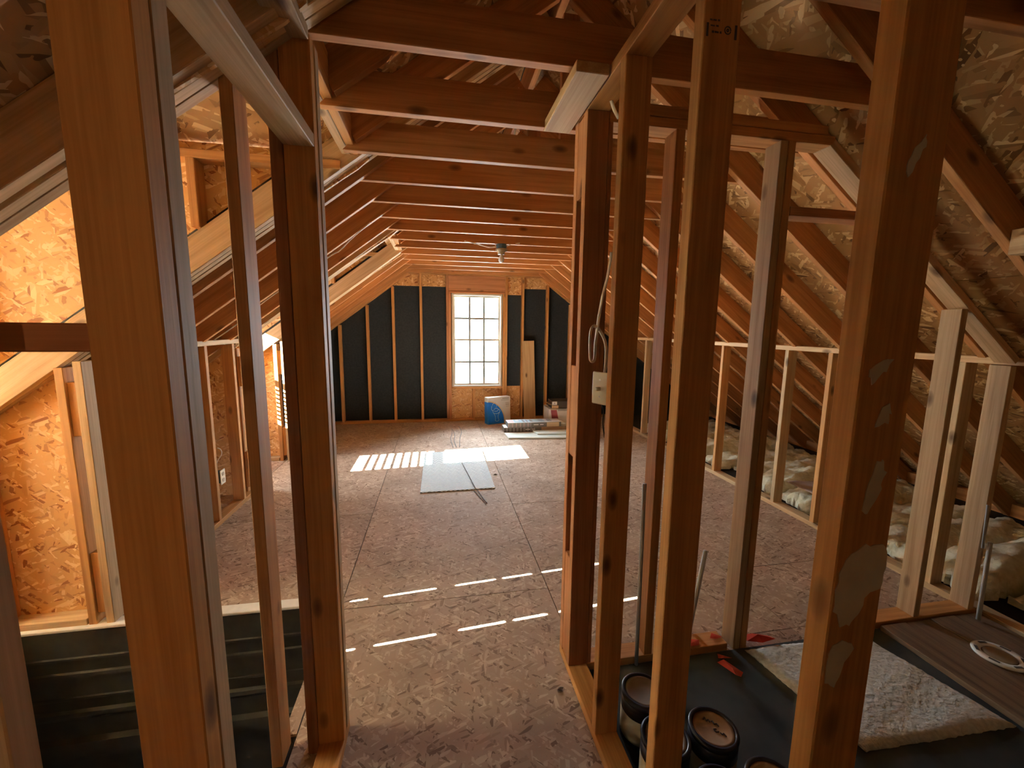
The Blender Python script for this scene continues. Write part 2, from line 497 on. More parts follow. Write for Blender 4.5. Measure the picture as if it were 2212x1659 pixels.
def rafter(y0, y1, side, s0=0.026, s1=None, material=None):
    d = DR if side > 0 else DL; nn = NR if side > 0 else NL
    if s1 is None: s1 = 5.36 if side > 0 else 5.36
    base = Vector((RIDGE, (y0 + y1) / 2, bot(RIDGE))) + nn * RD / 2
    return beam('rafter', base + d * s0, base + d * s1, y1 - y0, RD, material or M['joist'], ceiling, up=nn)


for nm, x0, x1 in (('eave_board', 4.93, 5.02), ('eave_board', -3.74, -3.65)):
    if x0 > 0: member(nm, (x0, -2.9, -0.25), (x1, 7.0, 0.10), M['joist'], ceiling)
    else:
        for a, b_ in ((-2.9, 1.30), (2.44, 4.02), (5.13, 7.0)): member(nm, (x0, a, -0.25), (x1, b_, 0.10), M['joist'], ceiling)
for k in range(-10, 14):
    y1 = YJ(k); y0 = y1 - 0.038
    rafter(y0, y1, 1)
    if k in (0, 1, 2, 7, 8, 9): continue
    rafter(y0, y1, -1)
head = (RIDGE + 0.375) / COS
for y0, y1 in ((1.306, 1.344), (1.360, 1.398), (1.400, 1.438), (2.336, 2.374), (2.376, 2.414), (2.424, 2.462), (4.02, 4.058), (4.06, 4.098), (4.104, 4.142), (5.03, 5.068), (5.075, 5.113), (5.118, 5.156)):
    rafter(y0, y1, -1, material=M['pale'])
for k in (1, 2, 7, 8):                       # rafters stopped at the dormer headers
    rafter(YJ(k) - 0.038, YJ(k), -1, s1=head - 0.01)
for a, b_ in ((1.44, 2.334), (4.144, 5.028)):  # doubled dormer headers
    for x0, ma in ((-0.462, 'grey'), (-0.421, 'stud')):
        member('dormer_header', (x0, a, 2.435), (x0 + 0.038, b_, 2.575), M[ma], ceiling)


def joist(yf, z0, k):
    cutl = [(-0.435 - (0.0 if k in (1, 2, 7, 8) else 0.06), 0.0), (1.715 + 0.06, 0.0), (1.715 - 0.12, 0.14), (-0.435 + 0.14, 0.14)]
    prism('ceiling_joist', (0, yf + 0.038, z0), X, Z, cutl, 0.038, M['joist'], ceiling, c=0.002)


for k in range(-9, 14):
    if k == 13: yy = 6.735
    elif k >= 1: yy = YJ(k)
    elif k == 0: yy = 1.449
    elif k == -1: yy = 1.02
    else: yy = YJ(k) + 0.02
    joist(yy, 2.41 if k >= 1 else 2.446, k)
# collar struts near the ridge, seen over the joists
for k in (2, 4):
    beam('strut', (RIDGE + 0.06, YJ(k) + 0.06, 2.55), (RIDGE + 0.06, YJ(k) + 0.06, 3.17), 0.038, 0.089, M['red'], ceiling, up=(1, 0, 0))
member('nailer', (0.455, 1.40, 2.405), (0.570, 1.825, 2.440), M['pale'], ceiling)
member('rafter_block', (2.30, 1.03, bot(2.36) - 0.01), (2.42, 1.35, bot(2.36) + 0.09), M['pale'], ceiling)

# ------------------------------------------------------------------ right knee wall
wr = structure('wall_right', (KR, 3, 0), 'low right knee wall of pale studs under the rafters')
member('top_plate', (KR, -2.8, 1.412), (KR + 0.089, YB, 1.450), M['pale'], wr)
member('bottom_plate', (KR, -2.8, 0), (KR + 0.089, YB, 0.038), M['pale'], wr)
for k, yk in enumerate([-2.4, -1.99, -1.58, -1.17, -0.76, -0.35, 0.05, 0.46, 0.87, 1.28, 1.845, 2.25, 2.655, 3.06, 3.47, 3.878, 4.29, 4.70, 5.11, 5.52, 6.3]):
    member('stud', (KR, yk, 0.038), (KR + 0.089, yk + 0.038, 1.412), M['pale' if k % 3 else 'stud'], wr)

# ------------------------------------------------------------------ left knee wall
wl = structure('wall_left', (KL, 3, 0), 'low left knee wall of studs between the dormers')
for a, b_ in ((-2.8, 1.31), (2.465, 4.02), (5.16, YB)):
    member('top_plate', (KL - 0.089, a, 1.412), (KL, b_, 1.450), M['pale'], wl)
    member('bottom_plate', (KL - 0.089, a, 0), (KL, b_, 0.038), M['stud'], wl)
for yk in (-2.4, -1.9, -1.4, -0.9, -0.4, 0.1, 0.5, 0.9, 2.60, 3.01, 3.412, 3.835, 5.6, 6.01, 6.42):
    member('stud', (KL - 0.089, yk, 0.038), (KL, yk + 0.038, 1.412), M['stud'], wl)

# ------------------------------------------------------------------ far gable wall
wb = structure('wall_back', (0.65, YB, 0), 'far gable wall of studs over black sheathing board')
Y1 = YB + 0.089
member('bottom_plate', (KL, YB, 0), (KR, Y1, 0.038), M['stud'], wb)
studs = [-1.514, -1.096, -0.700, -0.268, 0.150, 0.190, 1.078, 1.118, 1.399, 1.825, 2.235, 2.64]
for x in studs:
    b0 = min(bot(x), bot(x + 0.038))
    z0, z1 = 0.038, min(b0, 2.40)
    if x in (0.190, 1.078): z1 = 2.138
    member('stud', (x, YB, z0), (x + 0.038, Y1, z1), M['stud' if x not in (0.150, 0.190) else 'red'], wb)
for side in (-1, 1):
    d = DR if side > 0 else DL; nn = NR if side > 0 else NL
    base = Vector((RIDGE, YB + 0.0445, bot(RIDGE))) + nn * 0.0195
    beam('sloped_plate', base + d * (0.98 / COS), base + d * (2.40 / COS), 0.089, 0.038, M['stud'], wb, up=nn)
member('top_plate', (-0.45, YB, 2.395), (1.74, Y1, 2.433), M['stud'], wb)
member('window_header', (0.190, YB + 0.008, 2.142), (1.116, Y1, 2.393), M['red'], wb)
member('header_trim', (0.198, YB - 0.004, 2.112), (1.106, Y1, 2.140), M['red'], wb)
member('rough_sill', (0.228, YB, 0.550), (1.078, Y1, 0.584), M['stud'], wb)
member('cripple_stud', (0.578, YB, 0.038), (0.614, Y1, 0.550), M['stud'], wb)


def sheath(x0, x1, z0, z1, ma, t=0.012, name='sheathing_panel'):
    """a sheathing piece behind the studs, clipped to the roof line"""
    lim = lambda x: min(z1, bot(x) + 0.172)
    pts = [(x0, z0), (x1, z0)]
    xs = [x1 + (x0 - x1) * i / 24 for i in range(25)]
    line = [(x, max(z0 + 0.002, lim(x))) for x in xs]
    keep = [line[0]]
    for i in range(1, 24):
        a, b_, c = keep[-1], line[i], line[i + 1]
        if abs((b_[0] - a[0]) * (c[1] - a[1]) - (c[0] - a[0]) * (b_[1] - a[1])) > 1e-6: keep.append(b_)
    keep.append(line[-1])
    return prism(name, (0, Y1 + t, 0), X, Z, pts + keep, t, M[ma], wb)


for x0, x1 in ((-3.5, -1.495), (-1.495, -1.077), (-1.077, -0.681), (-0.681, -0.249), (-0.249, 0.169)):
    sheath(x0 + .0008, x1 - .0008, 0.0, 2.211, 'black')
for x0, x1 in ((-0.681, -0.249), (-0.249, 0.169)):
    sheath(x0 + .0008, x1 - .0008, 2.213, 2.46, 'osb_wall', name='osb_panel')
sheath(0.17, 1.115, 0.0, 0.584, 'osb_wall', name='osb_panel'); sheath(0.17, 1.115, 2.115, 2.46, 'osb_wall', name='osb_panel')
sheath(1.117, 1.417, 0.0, 0.574, 'osb_wall', name='osb_panel'); sheath(1.117, 1.417, 0.576, 2.109, 'black'); sheath(1.117, 1.417, 2.111, 2.46, 'osb_wall', name='osb_panel')
for x0, x1 in ((1.419, 1.843), (1.845, 2.253), (2.255, 4.8)):
    sheath(x0, x1, 0.0, 2.215, 'black')
sheath(1.419, 1.843, 2.217, 2.46, 'osb_wall', name='osb_panel')
prism('gable_panel', (0, Y1 + 0.012, 0), X, Z, [(-0.56, 2.463), (1.84, 2.463), (RIDGE, bot(RIDGE) + 0.172)], 0.012, M['osb_wall'], wb)


for nm, poly in (('siding', [(-3.8, -0.3), (0.242, -0.3), (0.242, 2.95), (-3.8, 0.02)]), ('siding', [(1.066, -0.3), (5.1, -0.3), (5.1, 0.02), (1.066, 3.0)]), ('siding', [(0.242, -0.3), (1.066, -0.3), (1.066, 0.588), (0.242, 0.588)]),
                 ('siding', [(0.242, 2.108), (1.066, 2.108), (1.066, 3.0), (RIDGE, 3.37), (0.242, 3.0)])):
    prism(nm, (0, Y1 + 0.034, 0), X, Z, poly, 0.02, M['dark'], wb)


def window(name, x0, x1, z0, z1, y, deep, zm, ncols, ncross, mtx=None, label=None):
    """A double-hung sash window in the plane y (local frame), opening x0..x1, z0..z1; zm is the meeting rail."""
    wn = structure(name, (mtx @ Vector((x0, y, z0))) if mtx else (x0, y, z0), label)
    T = mtx or Matrix.Identity(4)

    def put(nm, a, b_, ma, par=None, c=0.002):
        a, b_ = Vector(a), Vector(b_); ce = (a + b_) / 2; h = (b_ - a) / 2
        return link(nm, bm_mesh(nm, boxbm(-h.x, h.x, -h.y, h.y, -h.z, h.z, c)), M[ma], par or wn, T @ Matrix.Translation(ce))
    fw = 0.030
    put('side_jamb', (x0, y, z0), (x0 + fw, y + deep, z1), 'vinyl'); put('side_jamb', (x1 - fw, y, z0), (x1, y + deep, z1), 'vinyl')
    put('head_jamb', (x0 + fw, y, z1 - fw), (x1 - fw, y + deep, z1), 'vinyl'); put('sill', (x0 + fw, y - 0.006, z0), (x1 - fw, y + deep, z0 + 0.022), 'white')
    for nm, a, b_, yy in (('lower_sash', z0 + 0.022, zm + 0.018, y + deep - 0.075), ('upper_sash', zm - 0.018, z1 - fw, y + deep - 0.040)):
        xa, xb = x0 + fw, x1 - fw
        sw = 0.030
        s = put(nm, (xa, yy, a), (xb, yy + 0.03, a + sw), 'vinyl')
        put('rail', (xa, yy, b_ - sw), (xb, yy + 0.03, b_), 'vinyl', s)
        put('stile', (xa, yy, a + sw), (xa + sw, yy + 0.03, b_ - sw), 'vinyl', s); put('stile', (xb - sw, yy, a + sw), (xb, yy + 0.03, b_ - sw), 'vinyl', s)
        ga, gb, za, zb = xa + sw, xb - sw, a + sw, b_ - sw
        for i in range(1, ncols):
            xm = ga + (gb - ga) * i / ncols
            put('muntin', (xm - 0.018, yy + 0.006, za), (xm + 0.018, yy + 0.024, zb), 'muntin', s, 0)
        zc = [za + (zb - za) * i / (ncross + 1) for i in range(1, ncross + 1)]
        for q in zc:
            put('muntin', (ga, yy + 0.007, q - 0.018), (gb, yy + 0.023, q + 0.018), 'muntin', s, 0)
        for i in range(ncols):
            for j in range(ncross + 1):
                pa = ga + (gb - ga) * i / ncols + 0.018; pb = ga + (gb - ga) * (i + 1) / ncols - 0.018
                qa = za + (zb - za) * j / (ncross + 1) + 0.018; qb = za + (zb - za) * (j + 1) / (ncross + 1) - 0.018
                put('pane', (pa, yy + 0.0135, qa), (pb, yy + 0.0165, qb), 'glass', s, 0)
    return wn


window('window_1', 0.238, 1.070, 0.584, 2.112, YB + 0.004, 0.12, 1.36, 3, 1, label='far gable double-hung window with white daylight')

# ------------------------------------------------------------------ dormers
LEFTM = Matrix(((0, -1, 0, 0), (1, 0, 0, 0), (0, 0, 1, 0), (0, 0, 0, 1)))   # local x -> world y, local y -> world -x


def dormer(ya, yb, w0, w1, zlo, zhi, zm, label, wname, wlabel, nm, nc):
    d = structure('dormer_wall', (KL, (ya + yb) / 2, 0), label)
    # cheeks: outer osb, studs, plates (ya, yb are the inner faces of the cheek framing)
    for s, yy in ((1, yb), (-1, ya)):
        yo = yy + s * 0.089
        tri = lambda x: bot(x) + 0.18
        poly = [(XW, 0.0), (KL - 0.095, 0.0), (KL - 0.095, bot(KL) - 0.02), (-0.40, bot(-0.40) - 0.02), (-0.34, bot(-0.34) - 0.01), (-0.34, 2.465), (XW, 2.465)]
        prism('cheek_panel', (0, yo + (0.012 if s > 0 else 0), 0), X, Z, poly, 0.012, M['osb_wall'], d)
        member('cheek_plate', (XW + 0.09, yy if s > 0 else yy - 0.089, 2.362), (-0.47, yy + 0.089 if s > 0 else yy, 2.402), M['stud'], d)
        member('sole_plate', (XW + 0.09, yy if s > 0 else yy - 0.089, 0.0), (KL - 0.125, yy + 0.089 if s > 0 else yy, 0.038), M['pale'], d)
        yl, yh = (yy, yy + 0.089) if s > 0 else (yy - 0.089, yy)
        member('stud', (KL - 0.118, yl, 0.0), (KL - 0.080, yh, bot(KL - 0.11)), M['stud'], d)
        member('stud', (KL - 0.038, yl, 0.0), (KL, yh, bot(KL - 0.03) - 0.03), M['pale'], d)
        for z0, z1 in ((0.06, 0.395), (1.015, 1.285)):
            member('block', (KL - 0.079, yl + 0.012, z0), (KL - 0.039, yh - 0.01, z1), M['stud'], d)
        for xx in (-2.2, -2.6, -3.0):
            member('stud', (xx - 0.019, yl, 0.038), (xx + 0.019, yh, 2.362), M['stud'], d)
        for xx in (-1.15,):
            member('stud', (xx - 0.019, yl, bot(xx) + 0.19), (xx + 0.019, yh, 2.362), M['stud'], d)
    # front wall around its window
    F0, F1 = ya - 0.1, yb + 0.1
    for a, b_, z0, z1 in ((F0, w0 + 0.004, -0.2, 2.42), (w1 - 0.004, F1, -0.2, 2.42), (w0, w1, -0.2, zlo + 0.004), (w0, w1, zhi - 0.004, 2.42)):
        rect('front_panel', (XW - 0.012, a, z0), Y, Z, b_ - a, z1 - z0, 0.012, M['osb_wall'], d)
    for yy in (w0 - 0.05, w1 + 0.012):
        member('stud', (XW, yy, 0), (XW + 0.089, yy + 0.038, 2.40), M['stud'], d)
    # little gable roof
    ym = (ya + yb) / 2; half = (yb - ya) / 2 + 0.16
    for s in (1, -1):
        e = Vector((0, s, -0.62)).normalized(); nn = Vector((0, s * 0.62, 1)).normalized()
        for i in range(5):
            xx = XW + 0.05 + i * 0.60
            base = Vector((xx, ym + s * 0.02, 2.75))
            beam('dormer_rafter', base, base + e * (half / abs(e.y)), 0.038, 0.089, M['joist'], d, up=nn)
        o = Vector((XW - 0.15, ym, 2.75)) + nn * 0.048
        L_ = half / abs(e.y) + 0.02
        r0_, r1_ = -0.10 - (XW - 0.15), -0.60 - (XW - 0.15)      # cut along the valley with the main roof
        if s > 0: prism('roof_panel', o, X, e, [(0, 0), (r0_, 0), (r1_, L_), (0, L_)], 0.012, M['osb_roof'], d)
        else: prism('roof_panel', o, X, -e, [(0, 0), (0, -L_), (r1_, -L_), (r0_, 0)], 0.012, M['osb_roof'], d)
    member('ridge_cap', (XW - 0.15, ym - 0.07, 2.775), (-0.10, ym + 0.07, 2.83), M['dark'], d)
    prism('gable_panel', (XW - 0.012, 0, 2.40), Y, Z, [(F0, 0), (F1, 0), (ym, 0.43)], 0.012, M['osb_wall'], d)
    return window(wname, w0, w1, zlo, zhi, -XW, 0.09, zm, nm, nc, LEFTM, wlabel)


dormer(1.44, 2.325, 1.475, 2.285, 1.0, 2.29, 1.64, 'near dormer beside the stairwell with bright osb cheek wall', 'window_2', 'shaded window of the near dormer', 2, 1)
dormer(4.15, 5.03, 4.29, 4.985, 1.085, 2.235, 1.635, 'far dormer with bright osb cheek and sunny window', 'window_3', 'sunny window of the far dormer', 1, 0)
sh = thing('roller_blind', 'pale fabric shade drawn over the near dormer window', 'shade', (XW + 0.02, 1.88, 2.2))
for ya_, yb_ in ((1.478, 1.685), (1.693, 2.067), (2.075, 2.282)):
    rect('shade_fabric', (XW + 0.035, ya_, 0.93), Y, Z, yb_ - ya_, 1.36, 0.002, M['shade'], sh)
member('roller', (XW + 0.012, 1.47, 2.285), (XW + 0.06, 2.29, 2.325), M['white'], sh)
for z0, z1 in ((1.375, 1.425), (1.755, 1.785), (1.885, 1.915)):
    member('sliver_bar', (XW + 0.022, 1.64, z0), (XW + 0.030, 2.12, z1), M['white'], sh)  # unseen bars added across the gaps to break the sun slivers into dashes
bl = thing('window_blind', 'white slatted blind over lower sash of the far dormer', 'blind', (XW + 0.03, 4.64, 1.6))
for i in range(9):
    zc = 1.165 + i * 0.0485
    beam('slat', (XW + 0.055, 4.33, zc), (XW + 0.055, 4.945, zc), 0.045, 0.0035, M['white'], bl, up=(1.18, 0, 1), c=0)
for yy in (4.50, 4.78):
    member('cord', (XW + 0.045, yy, 1.13), (XW + 0.049, yy + 0.006, 1.62), M['white'], bl, c=0)

# ------------------------------------------------------------------ near gable wall behind the camera, with its window
wf = structure('wall_front', (0.65, -2.8, 0), 'near gable wall of osb behind the viewer')
for pts in ([(-3.8, -0.2), (-1.28, -0.2), (-1.28, 1.932), (-3.8, 0.04)], [(-1.28, -0.2), (-0.9, -0.2), (-0.9, 1.304), (-1.28, 1.304)], [(-1.28, 1.846), (-0.9, 1.846), (-0.9, 2.216), (-1.28, 1.932)], [(-0.9, -0.2), (1.0, -0.2), (1.0, 2.41), (-0.642, 2.41), (-0.9, 2.216)], [(1.0, -0.2), (1.9, -0.2), (1.9, 1.404), (1.0, 1.404)], [(1.9, -0.2), (5.02, -0.2), (5.02, 0.08), (1.9, 2.424)],
            [(1.0, 2.0), (1.9, 2.0), (1.9, 2.424), (RIDGE, 3.368), (-0.642, 2.41), (1.0, 2.41)]):
    prism('osb_panel', (0, -2.72, 0), X, Z, pts, 0.012, M['osb_wall'], wf)
for xa, xb, za, zb in ((0.99, 1.91, 1.39, 2.02), (-1.29, -0.89, 1.29, 1.86)):
    rect('osb_panel', (xa, -2.708, za), X, Z, xb - xa, zb - za, 0.012, M['osb_wall'], wf)
# a lit warm bulb over the landing, behind the viewer
lb_ = thing('stair_light', 'lit warm bulb on a short cord over the stair landing behind the viewer', 'lamp', (-1.0, -1.35, 2.0))
me_ = mat('lit_bulb', (1, 0.8, 0.5)); b_ = me_.node_tree.nodes['Principled BSDF']
b_.inputs['Emission Color'].default_value = (1.0, 0.68, 0.38, 1); b_.inputs['Emission Strength'].default_value = 210
BM_ = Matrix.Translation((-1.0, -1.35, 2.0))
lathe('bulb', [(0, -0.032)] + [(0.032 * math.sin(t * math.pi / 8), -0.032 * math.cos(t * math.pi / 8)) for t in range(1, 7)] + [(0.014, 0.036)], me_, lb_, BM_, 16)
lathe('socket', [(0.0, 0.075), (0.018, 0.075), (0.020, 0.037), (0, 0.037)], M['porcelain'], lb_, BM_, 16)
tube('lamp_cord', [(-1.0, -1.35, 2.07), (-1.0, -1.35, 2.43)], 0.003, M['cord'], lb_)

# ------------------------------------------------------------------ stairwell
st = structure('wall_stairwell', (-1.3, 2.3, -0.4), 'dark far wall of the stairwell under its white capped edge')
member('white_cap', (-2.14, 2.302, -0.012), (-0.612, 2.379, 0.004), M['white'], st, c=0.003)
member('cap_end', (-2.20, 2.33, -0.012), (-2.141, 2.379, 0.004), M['white'], st, c=0.003)
prof = [(2.31, -0.16), (2.303, -0.165), (2.303, -0.178), (2.31, -0.182), (2.315, -0.25), (2.300, -0.252), (2.300, -0.272), (2.315, -0.276), (2.315, -0.395), (2.307, -0.398), (2.307, -0.41), (2.312, -0.415),
        (2.312, -0.47), (2.292, -0.475), (2.292, -0.50), (2.30, -0.52), (2.305, -0.63), (2.275, -0.64), (2.275, -0.72), (2.31, -0.74)]
pv = [(2.306, -0.013)] + prof + [(2.31, -2.3), (2.379, -2.3), (2.379, -0.013)]
prism('ribbed_panel', (-2.14, 0, 0), Y, Z, pv, 1.528, M['drywall'], st)
rect('side_panel', (-0.611, -0.9, -2.3), Y, Z, 3.279, 2.1, 0.012, M['drywall'], st)
rect('side_panel', (-2.152, -0.9, -2.3), Y, Z, 3.279, 2.29, 0.012, M['drywall'], st)
rect('end_panel', (-2.152, -0.912, -2.3), X, Z, 1.55, 2.29, 0.012, M['drywall'], st)
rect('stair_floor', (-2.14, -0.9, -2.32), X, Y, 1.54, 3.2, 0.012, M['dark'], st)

# ------------------------------------------------------------------ hall wall on the right of the doorway
HX = 0.575
hr = thing('stud_frame', 'bare stud wall along the right of the hall doorway', 'wall frame', (HX, 1.0, 0))
member('bottom_plate', (HX, -0.6, 0.0), (HX + 0.089, 1.757, 0.038), M['stud'], hr)
member('top_plate', (HX, -0.6, 2.407), (HX + 0.089, 1.757, 2.444), M['stud'], hr)
member('jack_stud', (HX, 1.617, 0.038), (HX + 0.089, 1.655, 2.407), M['red'], hr)
member('king_stud', (HX, 1.719, 0.038), (HX + 0.089, 1.757, 2.407), M['red'], hr)
for z0, z1 in ((0.05, 0.55), (1.02, 1.42), (2.10, 2.40)):
    member('spacer_block', (HX + 0.002, 1.656, z0), (HX + 0.086, 1.718, z1), M['red'], hr)
for y0, ma in ((1.290, 'stud'), (0.897, 'stud'), (0.4685, 'amber'), (0.06, 'stud'), (-0.36, 'stud')):
    s_ = member('stud', (HX, y0, 0.038), (HX + 0.089, y0 + 0.038, 2.407), M[ma], hr)
    if y0 == 0.4685: s_['label'] = 'stud with dried plaster smears'; RS = s_
    if y0 == 0.897: SS = s_
# dried plaster on the nearest stud, mill stamp on the next
fy = 0.4685 - 0.0012


def smear(pts, par=RS):
    zc = sum(p[1] for p in pts) / len(pts); xc = sum(p[0] for p in pts) / len(pts)
    dense = []
    for i in range(len(pts)):
        a, b_ = Vector(pts[i]), Vector(pts[(i + 1) % len(pts)])
        for t in (0, 0.33, 0.66):
            p = a.lerp(b_, t); dense.append((p.x - xc + random.uniform(-.0025, .0025), p.y - zc + random.uniform(-.004, .004)))
    prism('plaster_smear', (xc, fy + 0.0012, zc), X, Z, dense, 0.0012, M['smear'], par)


def on_stud(u, v, yp=0.4685):                # measured picture points turned into places on the stud's face
    d = rr * ((u - 1106) / 887.7) - uu * ((v - 829.5) / 887.7) + F
    p = EYE + d * (yp / d.y)
    return (p.x, p.z)


def px(u, v, yp):
    a, b_ = on_stud(u, v, yp); return Vector((a, yp, b_))


smear([on_stud(*q) for q in ((1872, 1178), (1900, 1172), (1918, 1186), (1912, 1225), (1900, 1270), (1868, 1290), (1850, 1330), (1832, 1352), (1812, 1350), (1800, 1320), (1806, 1270), (1818, 1220), (1845, 1190))])
smear([on_stud(*q) for q in ((1800, 1390), (1828, 1380), (1842, 1400), (1815, 1450), (1800, 1480), (1784, 1470), (1786, 1420))])
smear([on_stud(*q) for q in ((1895, 1000), (1908, 990), (1912, 1020), (1900, 1060), (1870, 1110), (1858, 1105), (1870, 1060))])
smear([on_stud(*q) for q in ((1875, 805), (1920, 772), (1927, 780), (1905, 808), (1880, 830))])
smear([on_stud(*q) for q in ((1890, 912), (1915, 870), (1925, 890), (1915, 915), (1890, 920))])
smear([on_stud(*q) for q in ((1965, 335), (1998, 290), (2004, 300), (1985, 340), (1960, 380), (1955, 370))])
for (u, v, w_, h_) in ((1534, 40, 5, 4), (1541, 41, 7, 4), (1551, 42, 4, 4), (1535, 53, 9, 4), (1547, 54, 5, 4), (1538, 66, 4, 5), (1544, 67, 8, 5), (1555, 68, 3, 5), (1527, 48, 2.5, 30), (1588, 55, 2.5, 32)):
    a = on_stud(u, v, 0.897); b_ = on_stud(u + w_, v + h_, 0.897)
    rect('mill_stamp', (a[0], 0.897, b_[1]), X, Z, b_[0] - a[0], a[1] - b_[1], 0.0006, M['ink'], SS)
for q, f_ in ((0.0085, 0.72), (0.0035, 0.3)):
    a = on_stud(1572, 66, 0.897)
    ring = [(q * math.cos(t * math.pi / 10), q * math.sin(t * math.pi / 10)) for t in range(20)] + [(q * f_ * math.cos(t * math.pi / 10), q * f_ * math.sin(t * math.pi / 10)) for t in range(20, -1, -1)]
    prism('mill_stamp', (a[0], 0.897, a[1]), X, Z, ring, 0.0006, M['ink'], SS)

# ------------------------------------------------------------------ bathroom partition across the slope
bp = thing('partition_frame', 'bare partition running from the doorway to right knee wall', 'wall frame', (1.8, 1.62, 0))
PY0, PY1 = 1.62, 1.708
member('bottom_plate', (HX + 0.091, PY0, 0), (1.40, PY1, 0.038), M['stud'], bp)
member('bottom_plate', (2.02, PY0, 0), (KR - 0.002, PY1, 0.038), M['stud'], bp)
member('top_plate', (HX + 0.091, PY0, 2.372), (1.70, PY1, 2.409), M['stud'], bp)
member('upper_plate', (HX + 0.091, PY0, 2.411), (1.66, PY1, 2.448), M['stud'], bp)
for x0, x1, ma in ((0.666, 0.684, 'red'), (0.951, 0.992, 'stud'), (1.433, 1.469, 'pale'), (1.471, 1.507, 'stud')):
    member('stud', (x0, PY0, 0.038 if x0 < 1.4 else 0.0), (x1, PY1, 2.372), M[ma], bp)
base = Vector((RIDGE, (PY0 + PY1) / 2, bot(RIDGE))) - NR * 0.0195
beam('sloped_plate', base + DR * (1.06 / COS), base + DR * (2.325 / COS), 0.088, 0.037, M['pale'], bp, up=NR)
for x0, ma in ((2.537, 'pale'), (2.915, 'pale')):
    member('stud', (x0, PY0, 0.038), (x0 + 0.038, PY1, bot(x0 + 0.038) - 0.05), M[ma], bp)
member('fire_block', (1.509, PY0, 2.074), (2.09, PY1, 2.112), M['red'], bp)

# ------------------------------------------------------------------ left side framing by the stairwell
LX = -0.36
hl = thing('stud_frame', 'bare stud wall between the hall and the stairwell', 'wall frame', (LX, 1.0, 0))
member('bottom_plate', (LX - 0.089, -0.6, 0), (LX, 1.52, 0.038), M['stud'], hl)
member('top_plate', (LX - 0.089, -0.6, 2.407), (LX, 1.42, 2.444), M['grey'], hl)
rect('light_block_panel', (LX - 0.102, -0.25, 0.0), -Y, Z, 2.44, 2.44, 0.012, M['osb_wall'], hl)  # unseen panel added to keep light from behind off the right-hand studs
member('lower_plate', (LX - 0.089, 0.2, 2.115), (LX, 1.425, 2.153), M['grey'], hl)
for y0, z1, ma in ((0.629, 2.115, 'amber'), (0.669, 2.115, 'grey'), (1.427, 2.43, 'amber'), (1.480, 2.43, 'grey'), (-0.2, 2.115, 'stud')):
    member('stud', (LX - 0.089, y0, 0.038), (LX, y0 + 0.038, z1), M[ma], hl)
member('spacer', (LX - 0.08, 1.466, 0.5), (LX - 0.006, 1.479, 1.3), M['grey'], hl)
member('cross_stud', (LX - 0.129, 1.43, 0.0), (LX - 0.091, 1.519, 2.43), M['red'], hl)
member('cross_stud', (-0.602, 1.40, 0.0), (-0.566, 1.489, 2.36), M['stud'], hl)
member('cross_plate', (-1.30, 1.40, 2.362), (LX - 0.131, 1.489, 2.40), M['stud'], hl)
member('rail', (-1.6, 0.640, 1.540), (LX - 0.091, 0.700, 1.578), M['red'], hl)
nl = tag(member('newel_post', (-0.640, 0.562, -0.3), (-0.545, 0.60, 2.43), M['grey'], None), 'pale rough post at the very left, before the stairwell', 'post')
gb = tag(link('sanding_block', bm_mesh('sanding_block', boxbm(-0.06, 0.06, -0.025, 0.025, 0, 0.024, 0.011)), M['greyblock'], None, Matrix.Translation((-0.675, 0.67, 1.5785))),
         'small grey rounded block lying on the dark rail', 'block')

# ------------------------------------------------------------------ wiring
sw = thing('light_switch', 'ivory toggle switch hanging beside the doorway stud', 'switch', (0.6, 1.40, 1.37))
swm = Matrix.Translation((0.572, 1.372, 1.367)) @ Matrix.Rotation(R_(-62), 4, 'Z')
link('wall_plate', bm_mesh('p', boxbm(-0.036, 0.036, -0.004, 0.004, -0.058, 0.058, 0.003)), M['plastic'], sw, swm)
link('toggle', bm_mesh('p', boxbm(-0.005, 0.005, -0.026, -0.004, -0.008, 0.006, 0.002)), M['plastic'], sw, swm)
link('box', bm_mesh('p', boxbm(-0.027, 0.027, 0.0045, 0.06, -0.046, 0.046, 0.002)), M['blackplastic'], sw, swm)
for z in (-0.03, 0.03):
    link('screw', bm_mesh('p', boxbm(-0.003, 0.003, -0.0055, -0.004, z - 0.003, z + 0.003)), M['metal'], sw, swm)
cpts = [px(*q) for q in ((1320, 216, 1.55), (1326, 235, 1.53), (1336, 255, 1.50))]
tag(tube('electrical_cable', cpts, 0.0032, M['cable'], None, 0.006), 'short white cable dropping through the hall top plate', 'cable')
cpts = [px(*q) for q in ((1321, 545, 1.45), (1314, 590, 1.45), (1302, 640, 1.44), (1293, 690, 1.44), (1287, 740, 1.43), (1285, 772, 1.43), (1281, 781, 1.43), (1275, 776, 1.43), (1274, 745, 1.43), (1276, 715, 1.43), (1283, 704, 1.435), (1294, 712, 1.44), (1304, 730, 1.44), (1309, 752, 1.44), (1308, 790, 1.44), (1306, 806, 1.44))]
tag(tube('electrical_cable', cpts, 0.0030, M['cable'], None, 0.006), 'white looped cable hanging above the light switch', 'cable')
cpts = [px(*q) for q in ((1300, 872, 1.42), (1304, 890, 1.43), (1302, 915, 1.43), (1306, 945, 1.44))]
tag(tube('electrical_cable', cpts, 0.003, M['blackplastic'], None), 'thin black cable below the light switch', 'cable')
ol = thing('power_outlet', 'ivory duplex outlet on the left knee wall stud', 'outlet', (KL, 3.5, 0.37))
member('outlet_plate', (KL + 0.001, 3.466, 0.312), (KL + 0.007, 3.540, 0.428), M['plastic'], ol)
member('outlet_box', (KL - 0.06, 3.472, 0.325), (KL + 0.001, 3.534, 0.415), M['bluebox'], ol)
